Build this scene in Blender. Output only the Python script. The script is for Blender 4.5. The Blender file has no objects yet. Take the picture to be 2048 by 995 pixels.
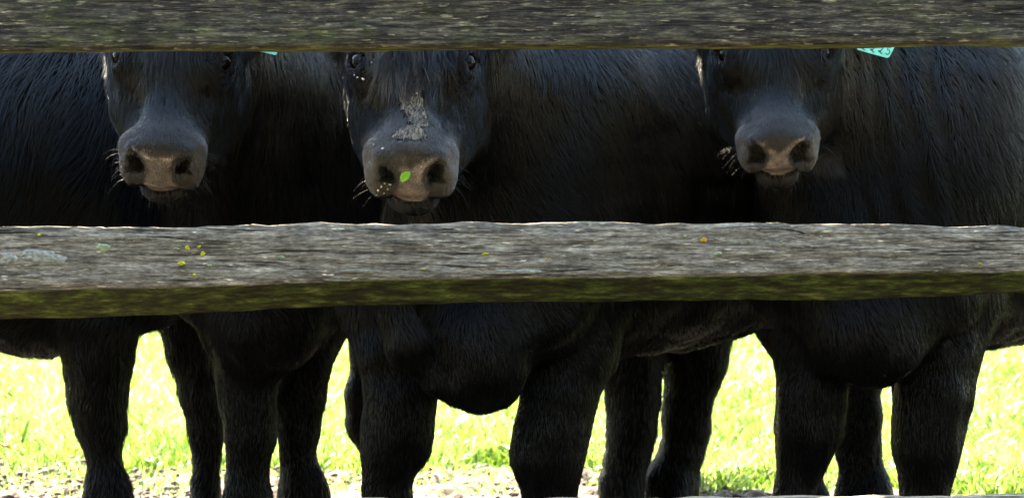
import bpy, math
import numpy as np
from mathutils import Vector, Matrix

C = bpy.context.scene.collection
R = math.radians
sc = bpy.context.scene

# ---------------------------------------------------------------- camera, world, sun, exposure
CAM_H, F, PITCH = 1.03, 5550.0, math.atan(197.5 / 5550.0)
cam = bpy.data.objects.new('camera', bpy.data.cameras.new('camera'))
C.objects.link(cam)
cam.location = (0, 0, CAM_H)
cam.rotation_euler = (R(90) - PITCH, 0, 0)
cam.data.sensor_width = 36
cam.data.lens = F / 2048 * 36
cam.data.clip_end = 3000
sc.camera = cam

SUN_EL, SUN_AZ = 42.0, -19.0            # sun behind the cattle, to the left (azimuth from +Y, clockwise positive)
w = bpy.data.worlds.new('World'); sc.world = w; w.use_nodes = True
nt = w.node_tree
sky = nt.nodes.new('ShaderNodeTexSky'); sky.sky_type = 'NISHITA'; sky.sun_disc = False
sky.sun_elevation = R(SUN_EL); sky.sun_rotation = R(SUN_AZ)
sky.air_density = 1.0; sky.dust_density = 0.6; sky.ozone_density = 1.0
nt.links.new(sky.outputs[0], nt.nodes['Background'].inputs[0])
nt.nodes['Background'].inputs[1].default_value = 0.1
sd = bpy.data.lights.new('sun', 'SUN'); sd.energy = 5.0; sd.angle = R(0.5); sd.color = (1.0, 0.95, 0.86)
sun = bpy.data.objects.new('sun', sd); C.objects.link(sun)
sdir = Vector((math.sin(R(SUN_AZ)) * math.cos(R(SUN_EL)), math.cos(R(SUN_AZ)) * math.cos(R(SUN_EL)), math.sin(R(SUN_EL))))
sun.rotation_euler = sdir.to_track_quat('Z', 'Y').to_euler()
sc.view_settings.view_transform = 'Standard'; sc.view_settings.look = 'None'
sc.view_settings.gamma = 1; sc.view_settings.use_curve_mapping = False
sc.view_settings.exposure = 4.08
try:
    sc.view_settings.use_white_balance = True          # the photograph is balanced for open shade
    sc.view_settings.white_balance_temperature = 8100
    sc.view_settings.white_balance_tint = 8
except Exception:
    pass
cam.data.dof.use_dof = True; cam.data.dof.focus_distance = 5.6; cam.data.dof.aperture_fstop = 8.0
try:
    sc.cycles_curves.shape = 'RIBBONS'
    sc.cycles_curves.subdivisions = 2
except Exception:
    pass
sc.cycles.max_bounces = 6
sc.cycles.transparent_max_bounces = 8

# ---------------------------------------------------------------- helpers
_sp, _cp = math.sin(PITCH), math.cos(PITCH)
def P(px, py, D):
    """real-world point seen at picture position px,py (2048 wide) on the plane y = D"""
    a, b = (px - 1024) / F, -(py - 497.5) / F
    dy, dz = _cp + b * _sp, -_sp + b * _cp
    t = D / dy
    return np.array([a * t, D, CAM_H + dz * t])
def PX(wpx, D): return wpx * D / F

def tag(o, label=None, cat=None, group=None, kind=None):
    if label: o['label'] = label
    if cat: o['category'] = cat
    if group: o['group'] = group
    if kind: o['kind'] = kind
    return o

def link(name, me, mats, parent=None, smooth=True):
    o = bpy.data.objects.new(name, me); C.objects.link(o)
    for m in (mats if isinstance(mats, (list, tuple)) else [mats]): me.materials.append(m)
    if smooth and hasattr(me, 'polygons'):
        me.polygons.foreach_set('use_smooth', np.ones(len(me.polygons), bool))
    if parent:
        o.parent = parent
    return o

def mesh_np(name, V, Fq, attrs=None):
    V = np.asarray(V, np.float32); Fq = np.asarray(Fq, np.int32)
    me = bpy.data.meshes.new(name)
    k = Fq.shape[1]
    me.vertices.add(len(V)); me.vertices.foreach_set('co', V.ravel())
    me.loops.add(Fq.size); me.loops.foreach_set('vertex_index', Fq.ravel())
    me.polygons.add(len(Fq))
    me.polygons.foreach_set('loop_start', np.arange(0, Fq.size, k, dtype=np.int32))
    me.polygons.foreach_set('loop_total', np.full(len(Fq), k, np.int32))
    me.update(calc_edges=True)
    if attrs:
        for n, a in attrs.items():
            if a.ndim == 1:
                t = me.attributes.new(n, 'FLOAT', 'POINT'); t.data.foreach_set('value', a.astype(np.float32))
            else:
                t = me.attributes.new(n, 'FLOAT_VECTOR', 'POINT'); t.data.foreach_set('vector', a.astype(np.float32).ravel())
    return me

def _h(ix, iy, iz, seed):
    n = (ix.astype(np.int64) * 73856093) ^ (iy.astype(np.int64) * 19349663) ^ (iz.astype(np.int64) * 83492791) ^ (seed * 2654435761)
    n = (n ^ (n >> 13)) * 1274126177
    n = n ^ (n >> 16)
    return (n & 0xffff).astype(np.float32) / 65535.0
def vnoise(p, seed=0):
    i = np.floor(p).astype(np.int64); f = (p - i).astype(np.float32); f = f * f * (3 - 2 * f)
    r = 0
    for dx in (0, 1):
        for dy in (0, 1):
            for dz in (0, 1):
                wt = (f[..., 0] if dx else 1 - f[..., 0]) * (f[..., 1] if dy else 1 - f[..., 1]) * (f[..., 2] if dz else 1 - f[..., 2])
                r = r + wt * _h(i[..., 0] + dx, i[..., 1] + dy, i[..., 2] + dz, seed)
    return r * 2 - 1
def fbm(p, o=4, seed=0):
    r = 0; a = 1; s = 0
    for k in range(o):
        r = r + a * vnoise(p * 2 ** k, seed + k); s += a; a *= .5
    return r / s

# ---------------------------------------------------------------- node helpers
def mat(name):
    m = bpy.data.materials.new(name); m.use_nodes = True
    return m, m.node_tree, m.node_tree.nodes['Principled BSDF']
def N(nt, t, **kw):
    n = nt.nodes.new(t)
    for k, v in kw.items():
        if k.startswith('i_'):
            key = k[2:]; key = int(key) if key.isdigit() else key
            n.inputs[key].default_value = v
        else: setattr(n, k, v)
    return n
def ramp(nt, fac, stops):
    r = nt.nodes.new('ShaderNodeValToRGB')
    while len(r.color_ramp.elements) > 1: r.color_ramp.elements.remove(r.color_ramp.elements[-1])
    for i, (p, c) in enumerate(stops):
        e = r.color_ramp.elements[0] if i == 0 else r.color_ramp.elements.new(p)
        e.position = p; e.color = (c[0], c[1], c[2], 1) if isinstance(c, (tuple, list)) else (c, c, c, 1)
    nt.links.new(fac, r.inputs[0]); return r.outputs[0]
def mix(nt, f, a, b, mode='MIX'):
    m = nt.nodes.new('ShaderNodeMix'); m.data_type = 'RGBA'; m.blend_type = mode
    for j, v in ((0, f), (6, a), (7, b)):
        s = m.inputs[j]
        if isinstance(v, (int, float)): s.default_value = v if j == 0 else (v, v, v, 1)
        elif isinstance(v, tuple): s.default_value = (v[0], v[1], v[2], 1)
        else: nt.links.new(v, s)
    return m.outputs[2]
def noise(nt, vec, scale, detail=4, rough=.55, dist=0):
    n = N(nt, 'ShaderNodeTexNoise'); n.inputs['Scale'].default_value = scale; n.inputs['Detail'].default_value = detail
    n.inputs['Roughness'].default_value = rough; n.inputs['Distortion'].default_value = dist
    nt.links.new(vec, n.inputs['Vector']); return n.outputs['Fac']
def mapping(nt, vec, scale):
    m = N(nt, 'ShaderNodeMapping'); m.inputs['Scale'].default_value = scale; nt.links.new(vec, m.inputs['Vector']); return m.outputs[0]
def objco(nt): return N(nt, 'ShaderNodeTexCoord').outputs['Object']
def attr(nt, name, out='Fac'): return N(nt, 'ShaderNodeAttribute', attribute_name=name).outputs[out]
def bump(nt, bs, h, strength, dist):
    b = N(nt, 'ShaderNodeBump'); b.inputs['Strength'].default_value = strength; b.inputs['Distance'].default_value = dist
    nt.links.new(h, b.inputs['Height']); nt.links.new(b.outputs[0], bs.inputs['Normal'])

# ---------------------------------------------------------------- materials
def m_wood(name, c_lo, c_mid, c_hi, fleck):
    m, t, b = mat(name); co = objco(t)
    g = noise(t, mapping(t, co, (12, 60, 120)), 1.0, 10, .74, .1)
    col = ramp(t, g, [(.37, c_lo), (.49, c_mid), (.61, c_hi)])
    g2 = noise(t, mapping(t, co, (9, 20, 30)), 1.0, 6, .65)
    col = mix(t, ramp(t, g2, [(.35, 0), (.68, .75)]), col, c_lo)
    # bluish and tan weather stains
    g3 = noise(t, mapping(t, co, (5, 20, 22)), 1.0, 5, .6)
    col = mix(t, ramp(t, g3, [(.55, 0), (.72, .5)]), col, (c_hi[0] * .5, c_hi[1] * .55, c_hi[2] * .66))
    # pale flecks of bare fibre
    g4 = noise(t, mapping(t, co, (28, 90, 190)), 1.0, 4, .6)
    col = mix(t, ramp(t, g4, [(fleck, 0), (fleck + .08, .85)]), col, (c_hi[0] * 1.75, c_hi[1] * 1.7, c_hi[2] * 1.5))
    g6 = noise(t, mapping(t, co, (70, 160, 230)), 1.0, 5, .7)
    col = mix(t, .75, col, ramp(t, g6, [(.33, .35), (.5, .95), (.66, 1.6)]), 'MULTIPLY')
    # long drying cracks
    g5 = noise(t, mapping(t, co, (1.1, 30, 48)), 1.0, 3, .5, .15)
    crack = ramp(t, g5, [(.488, 0), (.498, 1), (.502, 1), (.512, 0)])
    gate = ramp(t, noise(t, mapping(t, co, (2.2, 6, 14)), 1.0, 2), [(.44, 0), (.52, 1)])
    cr = mix(t, 1.0, crack, gate, 'MULTIPLY')
    col = mix(t, cr, col, (.012, .010, .009))
    # moss on the under edge
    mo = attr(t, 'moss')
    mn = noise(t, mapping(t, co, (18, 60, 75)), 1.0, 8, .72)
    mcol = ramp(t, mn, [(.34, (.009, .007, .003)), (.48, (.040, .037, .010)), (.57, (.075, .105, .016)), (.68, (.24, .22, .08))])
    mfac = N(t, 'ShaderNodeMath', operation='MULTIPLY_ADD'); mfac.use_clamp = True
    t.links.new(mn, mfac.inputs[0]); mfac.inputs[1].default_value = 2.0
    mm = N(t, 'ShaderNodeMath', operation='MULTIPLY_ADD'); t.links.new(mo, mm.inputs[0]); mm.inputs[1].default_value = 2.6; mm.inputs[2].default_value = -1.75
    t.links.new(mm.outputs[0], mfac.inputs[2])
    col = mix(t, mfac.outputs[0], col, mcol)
    t.links.new(col, b.inputs['Base Color'])
    b.inputs['Roughness'].default_value = .85
    b.inputs['Specular IOR Level'].default_value = .25
    hs = N(t, 'ShaderNodeMath', operation='ADD'); t.links.new(g, hs.inputs[0]); t.links.new(g4, hs.inputs[1])
    h2 = N(t, 'ShaderNodeMath', operation='SUBTRACT'); t.links.new(hs.outputs[0], h2.inputs[0]); t.links.new(cr, h2.inputs[1])
    bump(t, b, h2.outputs[0], .8, .006)
    return m
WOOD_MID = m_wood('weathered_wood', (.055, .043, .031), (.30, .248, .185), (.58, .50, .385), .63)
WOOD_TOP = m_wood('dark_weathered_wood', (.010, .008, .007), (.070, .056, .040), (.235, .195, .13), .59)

def m_lichen(name, c1, c2):
    m, t, b = mat(name); co = objco(t)
    t.links.new(ramp(t, noise(t, co, 160, 4), [(.35, c1), (.65, c2)]), b.inputs['Base Color'])
    b.inputs['Roughness'].default_value = .95
    return m
LIC = {'yellow': m_lichen('yellow_lichen', (.45, .42, .01), (.75, .68, .04)),
       'green': m_lichen('pale_green_lichen', (.20, .25, .13), (.40, .45, .27)),
       'orange': m_lichen('orange_lichen', (.55, .26, .01), (.8, .42, .03)),
       'grey': m_lichen('grey_lichen', (.20, .19, .155), (.40, .385, .32))}

def m_skin():
    m, t, b = mat('black_hide'); co = objco(t)
    n1 = noise(t, co, 40, 5)
    base = ramp(t, n1, [(.3, (.0012, .0012, .0013)), (.7, (.0026, .0026, .0028))])
    nose = ramp(t, noise(t, co, 90, 5), [(.3, (.105, .080, .067)), (.7, (.235, .185, .162))])
    nose = mix(t, attr(t, 'ntone'), (.016, .011, .007), nose)
    nose = mix(t, 1.0, nose, ramp(t, noise(t, co, 28, 4, .6), [(.35, .62), (.65, 1.25)]), 'MULTIPLY')
    base = mix(t, attr(t, 'nose'), base, nose)
    mud = ramp(t, noise(t, co, 120, 4), [(.3, (.12, .105, .08)), (.7, (.27, .24, .19))])
    m1 = noise(t, mapping(t, co, (95, 60, 34)), 1.0, 5, .65, .6)
    ma = N(t, 'ShaderNodeMath', operation='MULTIPLY_ADD'); t.links.new(m1, ma.inputs[0]); ma.inputs[1].default_value = 1.5; ma.inputs[2].default_value = -.75
    mb = N(t, 'ShaderNodeMath', operation='ADD'); t.links.new(ma.outputs[0], mb.inputs[0]); t.links.new(attr(t, 'mud'), mb.inputs[1])
    mfac_ = ramp(t, mb.outputs[0], [(.44, 0), (.50, 1)])
    m2 = noise(t, mapping(t, co, (130, 60, 45)), 1.0, 3, .5, .8)
    mfac_ = mix(t, 1.0, mfac_, ramp(t, m2, [(.46, 1), (.485, .05), (.505, .05), (.53, 1)]), 'MULTIPLY')
    mfac_ = mix(t, 1.0, mfac_, ramp(t, attr(t, 'mud'), [(.04, 0), (.10, 1)]), 'MULTIPLY')
    base = mix(t, mfac_, base, mud)
    base = mix(t, attr(t, 'hoof'), base, (.035, .03, .026))
    base = mix(t, attr(t, 'dark'), base, (.004, .003, .003))
    t.links.new(base, b.inputs['Base Color'])
    t.links.new(ramp(t, attr(t, 'nose'), [(0, .06), (1, .5)]), b.inputs['Specular IOR Level'])
    r = ramp(t, attr(t, 'nose'), [(0, .8), (1, .30)])
    t.links.new(r, b.inputs['Roughness'])
    t.links.new(ramp(t, attr(t, 'nose'), [(0, 0), (1, .8)]), b.inputs['Coat Weight']); b.inputs['Coat Roughness'].default_value = .16
    v = N(t, 'ShaderNodeTexVoronoi', feature='DISTANCE_TO_EDGE'); v.inputs['Scale'].default_value = 170
    t.links.new(co, v.inputs['Vector'])
    vv = ramp(t, v.outputs['Distance'], [(0, 0), (.25, 1)])
    vm = mix(t, attr(t, 'nose'), n1, vv)
    bump(t, b, vm, .7, .003)
    return m
SKIN = m_skin()

def m_fur(name, base=(.0014, .0017, .0021), rough=.33, spec=.30, tint=None):
    m, t, b = mat(name)
    hi = N(t, 'ShaderNodeHairInfo')
    r = hi.outputs['Random']
    c = ramp(t, r, [(0, tuple(x * .6 for x in base)), (.85, base), (1, tuple(x * 1.3 for x in base))])
    mud = attr(t, 'fmud_sun')
    c = mix(t, mud, c, (.115, .104, .092))
    t.links.new(c, b.inputs['Base Color'])
    b.inputs['Roughness'].default_value = rough; b.inputs['Specular Tint'].default_value = (.90, .96, 1.0, 1)
    t.links.new(ramp(t, attr(t, 'gloss'), [(0, .08), (1, .62)]), b.inputs['Specular IOR Level'])
    return m
FUR = m_fur('black_fur')

def m_simple(name, col, rough=.5, spec=.5, coat=0):
    m, t, b = mat(name)
    co = objco(t)
    c = ramp(t, noise(t, co, 60, 3), [(.3, tuple(x * .85 for x in col)), (.7, tuple(min(1, x * 1.12) for x in col))])
    t.links.new(c, b.inputs['Base Color'])
    b.inputs['Roughness'].default_value = rough; b.inputs['Specular IOR Level'].default_value = spec
    b.inputs['Coat Weight'].default_value = coat
    return m
EYE = m_simple('wet_dark_eye', (.002, .0015, .0015), .12, .09, 0)
TAGM = m_simple('teal_plastic', (.13, .62, .52), .4)
INK = m_simple('dark_ink', (.01, .06, .09), .6)
LEAFG = m_simple('fresh_green_leaf', (.16, .50, .06), .5)
WET = m_simple('saliva_glint', (.40, .37, .31), .12, .8, 1.0)
LEAFO = m_simple('dry_orange_leaf', (.42, .13, .04), .7)
WHISK = m_simple('pale_whisker', (.022, .02, .016), .5, .3)

def m_ground():
    m, t, b = mat('pasture_soil'); co = objco(t)
    n = noise(t, co, 22, 8, .65)
    dirt = ramp(t, n, [(.3, (.028, .018, .013)), (.5, (.066, .044, .034)), (.7, (.15, .11, .09))])
    gr = ramp(t, noise(t, co, 12, 6, .7), [(.3, (.05, .085, .012)), (.7, (.16, .24, .035))])
    c = mix(t, attr(t, 'turf'), dirt, gr)
    c = mix(t, attr(t, 'bounce_dim'), c, ramp(t, n, [(.3, (.012, .010, .008)), (.7, (.032, .026, .021))]))
    t.links.new(c, b.inputs['Base Color']); b.inputs['Roughness'].default_value = .95
    bump(t, b, n, .8, .02)
    return m
GROUND = m_ground()
def m_grass():
    m, t, b = mat('grass_blades')
    a = attr(t, 'tone')
    c = ramp(t, a, [(0, (.022, .055, .006)), (.35, (.07, .14, .02)), (.7, (.175, .265, .065)), (1, (.36, .44, .22))])
    t.links.new(c, b.inputs['Base Color']); b.inputs['Roughness'].default_value = .33
    tr = N(t, 'ShaderNodeBsdfTranslucent'); t.links.new(mix(t, 1.0, c, (1.0, 1.0, .75), 'MULTIPLY'), tr.inputs[0])
    ms = N(t, 'ShaderNodeMixShader'); ms.inputs[0].default_value = .5
    t.links.new(b.outputs[0], ms.inputs[1]); t.links.new(tr.outputs[0], ms.inputs[2])
    t.links.new(ms.outputs[0], t.nodes['Material Output'].inputs[0])
    return m
GRASS = m_grass()

# ================================================================ GROUND
rng = np.random.default_rng(7)
def dirt_mask(x, y):
    """1 = turf, 0 = bare soil"""
    p = np.stack([x * 1.6, y * 1.6, np.zeros_like(x)], -1)
    n = fbm(p, 4, 3)
    edge = 8.70 + .4 * n - .30 * np.clip(x, -1.4, 1.8)
    n2 = fbm(p * 3.1, 3, 11)
    m = np.clip((y - edge) / .28 + .5 + n2 * .9, 0, 1)
    return m
def axis(lo, hi, step, far):
    a = np.arange(lo, hi + 1e-6, step)
    ext = []; s = step * 3; v = hi
    while v < far: v += s; s *= 1.35; ext.append(v)
    neg = []; s = step * 3; v = lo
    while v > -far: v -= s; s *= 1.35; neg.append(v)
    return np.array(neg[::-1] + list(a) + ext)
gx = axis(-2.4, 2.4, .014, 900); gy = axis(7.9, 10.6, .014, 900)
GX, GY = np.meshgrid(gx, gy, indexing='ij')
pp = np.stack([GX * 9, GY * 9, 0 * GX], -1)
turf = dirt_mask(GX, GY)
far = np.clip(1 - (np.abs(GX) - 2.4) / 3, 0, 1) * np.clip(1 - (np.abs(GY - 9) - 2) / 4, 0, 1)
clod = np.abs(fbm(pp * 1.4, 4, 5)) * .055 + fbm(pp * .3, 2, 9) * .02
GZ = clod * far * (1 - .7 * turf) - .012
bounce_dim = np.clip((7.9 - GY) / .5, 0, 1) * np.clip((GY + 60) / 10, 0, 1) * np.clip(1 - (np.abs(GX) - 30) / 10, 0, 1)  # near ground coloured dark to cut light bounced up onto the cattle
nx, ny = GX.shape
idx = np.arange(nx * ny).reshape(nx, ny)
q = np.stack([idx[:-1, :-1], idx[1:, :-1], idx[1:, 1:], idx[:-1, 1:]], -1).reshape(-1, 4)
me = mesh_np('ground', np.stack([GX, GY, GZ], -1).reshape(-1, 3), q, {'turf': turf.ravel(), 'bounce_dim': bounce_dim.ravel()})
tag(link('ground', me, GROUND), kind='structure')

# grass blades
def blades(n, x0, x1, y0, y1, hmin, hmax, wd, seed, bare=.2):
    r = np.random.default_rng(seed)
    x = r.uniform(x0, x1, n); y = r.uniform(y0, y1, n)
    m = dirt_mask(x, y)
    tuft = fbm(np.stack([x * 5, y * 5, 0 * x], -1), 2, 21)
    keep = (r.random(n) < np.maximum(m, bare)) & (r.random(n) < .55 + .9 * tuft + .3)
    x, y, m, tuft = x[keep], y[keep], m[keep], tuft[keep]; n = len(x)
    h = r.uniform(hmin, hmax, n) * (.55 + .6 * m) * (1 + .5 * tuft)
    az = r.uniform(0, 2 * np.pi, n); lean = r.uniform(.15, 1.1, n)
    dx, dy = np.cos(az), np.sin(az)
    wa = r.uniform(0, 2 * np.pi, n); wx, wy = np.cos(wa), np.sin(wa)
    wdt = wd * r.uniform(.6, 1.5, n)
    ts = [0, .4, .75, 1]; ws = [1, .9, .6, .05]
    V = np.zeros((n, 8, 3), np.float32)
    for k in range(4):
        t = ts[k]; off = lean * t * t * h * .8
        zz = h * (t - .35 * lean * t * t) - .01
        for s, sg in ((0, -1), (1, 1)):
            V[:, k * 2 + s, 0] = x + dx * off + wx * wdt * ws[k] * sg * .5
            V[:, k * 2 + s, 1] = y + dy * off + wy * wdt * ws[k] * sg * .5
            V[:, k * 2 + s, 2] = zz
    b = (np.arange(n) * 8)[:, None]
    Q = np.concatenate([b + np.array([[0, 1, 3, 2]]), b + np.array([[2, 3, 5, 4]]), b + np.array([[4, 5, 7, 6]])])
    tone = np.clip(r.normal(.5, .27, n) + tuft * .35, 0, 1)
    return V.reshape(-1, 3), Q, np.repeat(tone, 8)
parts = [blades(150000, -2.3, 2.3, 8.2, 11.2, .045, .10, .005, 1), blades(120000, -3, 3, 11.2, 15.5, .05, .12, .007, 2),
         blades(60000, -9, 9, 8.6, 24, .06, .14, .014, 3)]
o = 0; VV = []; QQ = []; TT = []
for V, Q, T in parts: VV.append(V); QQ.append(Q + o); TT.append(T); o += len(V)
me = mesh_np('grass', np.concatenate(VV), np.concatenate(QQ), {'tone': np.concatenate(TT)})
tag(link('grass', me, GRASS, smooth=False), 'sunlit bright green pasture grass behind the cattle', 'grass', kind='stuff')

# unseen leaf screen, added to keep low sky light off the cattle's fronts
r = np.random.default_rng(77); n = 26000
ang = r.uniform(R(-78), R(78), n); rad_ = r.uniform(9.5, 14, n) + 1.0
cx_, cy_ = rad_ * np.sin(ang) * 1.15, 4.5 - rad_ * np.cos(ang)
hz_ = 7.0 + 1.6 * fbm(np.stack([ang * 4, 0 * ang, 0 * ang], -1), 3, 5)
cz_ = r.uniform(0, 1, n) ** .8 * hz_
s_ = r.uniform(.14, .34, n); a1 = r.normal(size=(n, 3)); a1 /= np.linalg.norm(a1, axis=1, keepdims=True); a2 = np.cross(a1, r.normal(size=(n, 3))); a2 /= np.linalg.norm(a2, axis=1, keepdims=True)
cc_ = np.stack([cx_, cy_, cz_], -1)
Vw = np.stack([cc_ - a1 * s_[:, None], cc_ + a2 * s_[:, None] * .6, cc_ + a1 * s_[:, None], cc_ - a2 * s_[:, None] * .6], 1).reshape(-1, 3)
me = mesh_np('added_leaf_screen', Vw, np.arange(4 * n).reshape(-1, 4))
tag(link('added_leaf_screen', me, m_simple('light_screen_leaves', (.03, .05, .015), .6, .3), smooth=False), 'unseen leaf screen added behind the viewer to block low sky light', 'light screen', kind='stuff')

# crumbs of soil
def icos(n, seed):
    import bmesh
    bm = bmesh.new(); bmesh.ops.create_icosphere(bm, subdivisions=1, radius=1)
    v0 = np.array([v.co[:] for v in bm.verts]); f0 = np.array([[v.index for v in f.verts] for f in bm.faces]); bm.free()
    r = np.random.default_rng(seed)
    x = r.uniform(-2.2, 2.2, n); y = r.uniform(8.0, 9.7, n)
    k = dirt_mask(x, y) < .5; x, y = x[k], y[k]; n = len(x)
    s = r.lognormal(-5.55, .55, n).clip(.002, .02)
    V = v0[None] * s[:, None, None] * r.uniform(.7, 1.3, (n, len(v0), 1)) * np.array([1.2, 1, .7])
    V[..., 0] += x[:, None]; V[..., 1] += y[:, None]; V[..., 2] += (s * .3 + .008)[:, None]
    Fc = f0[None] + (np.arange(n) * len(v0))[:, None, None]
    return V.reshape(-1, 3), Fc.reshape(-1, 3)
V, Fc = icos(7000, 4)
me = mesh_np('soil_crumbs', V, Fc, {'turf': np.zeros(len(V)), 'bounce_dim': np.zeros(len(V))})
tag(link('soil_crumbs', me, GROUND, smooth=False), 'loose pale soil crumbs on the bare strip of ground', 'soil', kind='stuff')

# ================================================================ FENCE
XN = 620
def rail(name, D, tops, mids, bots, mat_, depth, seed, parent, chip=.004):
    """front face between tops and mids, an undercut chamfer from mids to bots (picture rows at x=0..2048)"""
    xs = np.linspace(-1.75, 1.75, XN)
    px = 1024 + xs * F / D
    def row(tb): return np.array([P(0, y, D)[2] for y in np.interp(px, [a for a, _ in tb], [b for _, b in tb])])
    zt, zm, zb = row(tops), row(mids), row(bots)
    zt = zt + 1.3 * chip * fbm(np.stack([xs * 11, 0 * xs, 0 * xs], -1), 5, seed) - .6 * chip * (fbm(np.stack([xs * 3, 0 * xs, 0 * xs], -1), 2, seed + 40) > .25)
    zm = zm + .0035 * fbm(np.stack([xs * 5, 0 * xs, 0 * xs], -1), 4, seed + 1)
    zb = zb + .0035 * fbm(np.stack([xs * 6, 0 * xs, 0 * xs], -1), 4, seed + 2)
    prof = []; moss = []
    back = D + depth
    ch = depth * .62
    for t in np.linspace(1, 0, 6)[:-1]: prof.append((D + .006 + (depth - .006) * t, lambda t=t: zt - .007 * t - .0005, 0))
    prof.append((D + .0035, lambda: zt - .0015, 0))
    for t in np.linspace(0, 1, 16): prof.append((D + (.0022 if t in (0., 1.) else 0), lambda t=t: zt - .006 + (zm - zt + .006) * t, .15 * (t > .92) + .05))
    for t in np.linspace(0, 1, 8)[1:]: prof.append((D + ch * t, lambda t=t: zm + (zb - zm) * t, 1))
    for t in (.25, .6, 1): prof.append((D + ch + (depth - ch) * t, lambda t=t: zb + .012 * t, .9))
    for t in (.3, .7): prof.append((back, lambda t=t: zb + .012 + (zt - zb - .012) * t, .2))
    K = len(prof)
    V = np.zeros((XN, K, 3)); M = np.zeros((XN, K))
    for j, (y, zf, ms) in enumerate(prof):
        V[:, j, 0] = xs; V[:, j, 1] = y; V[:, j, 2] = zf(); M[:, j] = ms
    n = fbm(V * np.array([7, 60, 75]), 4, seed + 3) * .0032 + fbm(V * np.array([2, 12, 14]), 2, seed + 6) * .004
    V[..., 1] += n
    V[..., 2] += fbm(V * np.array([20, 60, 60]), 3, seed + 8) * .0009
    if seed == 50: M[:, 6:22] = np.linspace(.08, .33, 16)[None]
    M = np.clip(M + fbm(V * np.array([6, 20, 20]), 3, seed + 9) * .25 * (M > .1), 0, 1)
    idx = np.arange(XN * K).reshape(XN, K)
    a = idx[:-1]; b = idx[1:]
    Q = np.stack([a, b, np.roll(b, -1, 1), np.roll(a, -1, 1)], -1).reshape(-1, 4)
    me = mesh_np(name, V.reshape(-1, 3), Q, {'moss': M.ravel()})
    import bmesh
    bm = bmesh.new(); bm.from_mesh(me)
    bmesh.ops.holes_fill(bm, edges=[e for e in bm.edges if e.is_boundary], sides=0)
    bmesh.ops.recalc_face_normals(bm, faces=bm.faces[:]); bm.to_mesh(me); bm.free()
    o = link(name, me, mat_, parent)
    return o, (xs, V)

fence = bpy.data.objects.new('rail_fence', None); C.objects.link(fence)
tag(fence, 'weathered wooden rail fence with mossy, lichen-spotted rails in front of the black cattle', 'fence')
DR = 5.2
r_mid, g_mid = rail('rail', DR, [(-400, 456), (0, 453), (300, 451), (420, 449), (640, 447), (1100, 443), (1500, 444), (1700, 445), (1880, 449), (1960, 452), (2500, 454)],
            [(-400, 588), (0, 578), (700, 560), (1024, 553), (1300, 549), (2048, 541), (2500, 537)],
            [(-400, 646), (0, 640), (330, 632), (700, 613), (1024, 609), (1300, 603), (1700, 600), (2048, 590), (2500, 584)], WOOD_MID, .095, 1, fence)
r_mid['label'] = 'grey middle rail with mossy underside and lichen spots'
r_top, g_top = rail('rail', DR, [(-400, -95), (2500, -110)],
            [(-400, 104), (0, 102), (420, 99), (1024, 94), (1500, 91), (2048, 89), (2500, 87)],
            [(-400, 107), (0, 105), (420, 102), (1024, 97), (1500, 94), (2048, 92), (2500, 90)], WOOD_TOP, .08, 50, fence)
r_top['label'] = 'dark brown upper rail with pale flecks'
r_low, _ = rail('rail', DR, [(-400, 1006), (0, 1004), (1400, 997), (1600, 994), (1820, 991.5), (2048, 990.5), (2500, 989)],
            [(-400, 1130), (2500, 1112)], [(-400, 1180), (2500, 1160)], WOOD_MID, .09, 90, fence)
r_low['label'] = 'lowest rail, only its top edge in the picture'

def post(x, seed):
    K = 28; zs = np.linspace(-.3, 1.52, 70)
    th = np.linspace(0, 2 * np.pi, K, endpoint=False)
    T, Z = np.meshgrid(th, zs)
    r = .075 + .006 * fbm(np.stack([np.cos(T) * 2, np.sin(T) * 2, Z * 2.0], -1), 4, seed)
    sq = np.maximum(np.abs(np.cos(T)), np.abs(np.sin(T)))
    r = r / (sq * .6 + .4)
    V = np.stack([x + r * np.cos(T), DR + .19 + r * np.sin(T), Z], -1)
    V[-1, :, 2] += .01
    idx = np.arange(70 * K).reshape(70, K); a = idx[:-1]; b = idx[1:]
    Q = np.stack([a, np.roll(a, -1, 1), np.roll(b, -1, 1), b], -1).reshape(-1, 4)
    me = mesh_np('post', V.reshape(-1, 3), Q, {'moss': np.zeros(V.shape[0] * K)})
    import bmesh
    bm = bmesh.new(); bm.from_mesh(me); bmesh.ops.holes_fill(bm, edges=[e for e in bm.edges if e.is_boundary], sides=0); bm.to_mesh(me); bm.free()
    return link('post', me, WOOD_MID, fence)
post(-1.5, 3); post(1.55, 4)

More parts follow.
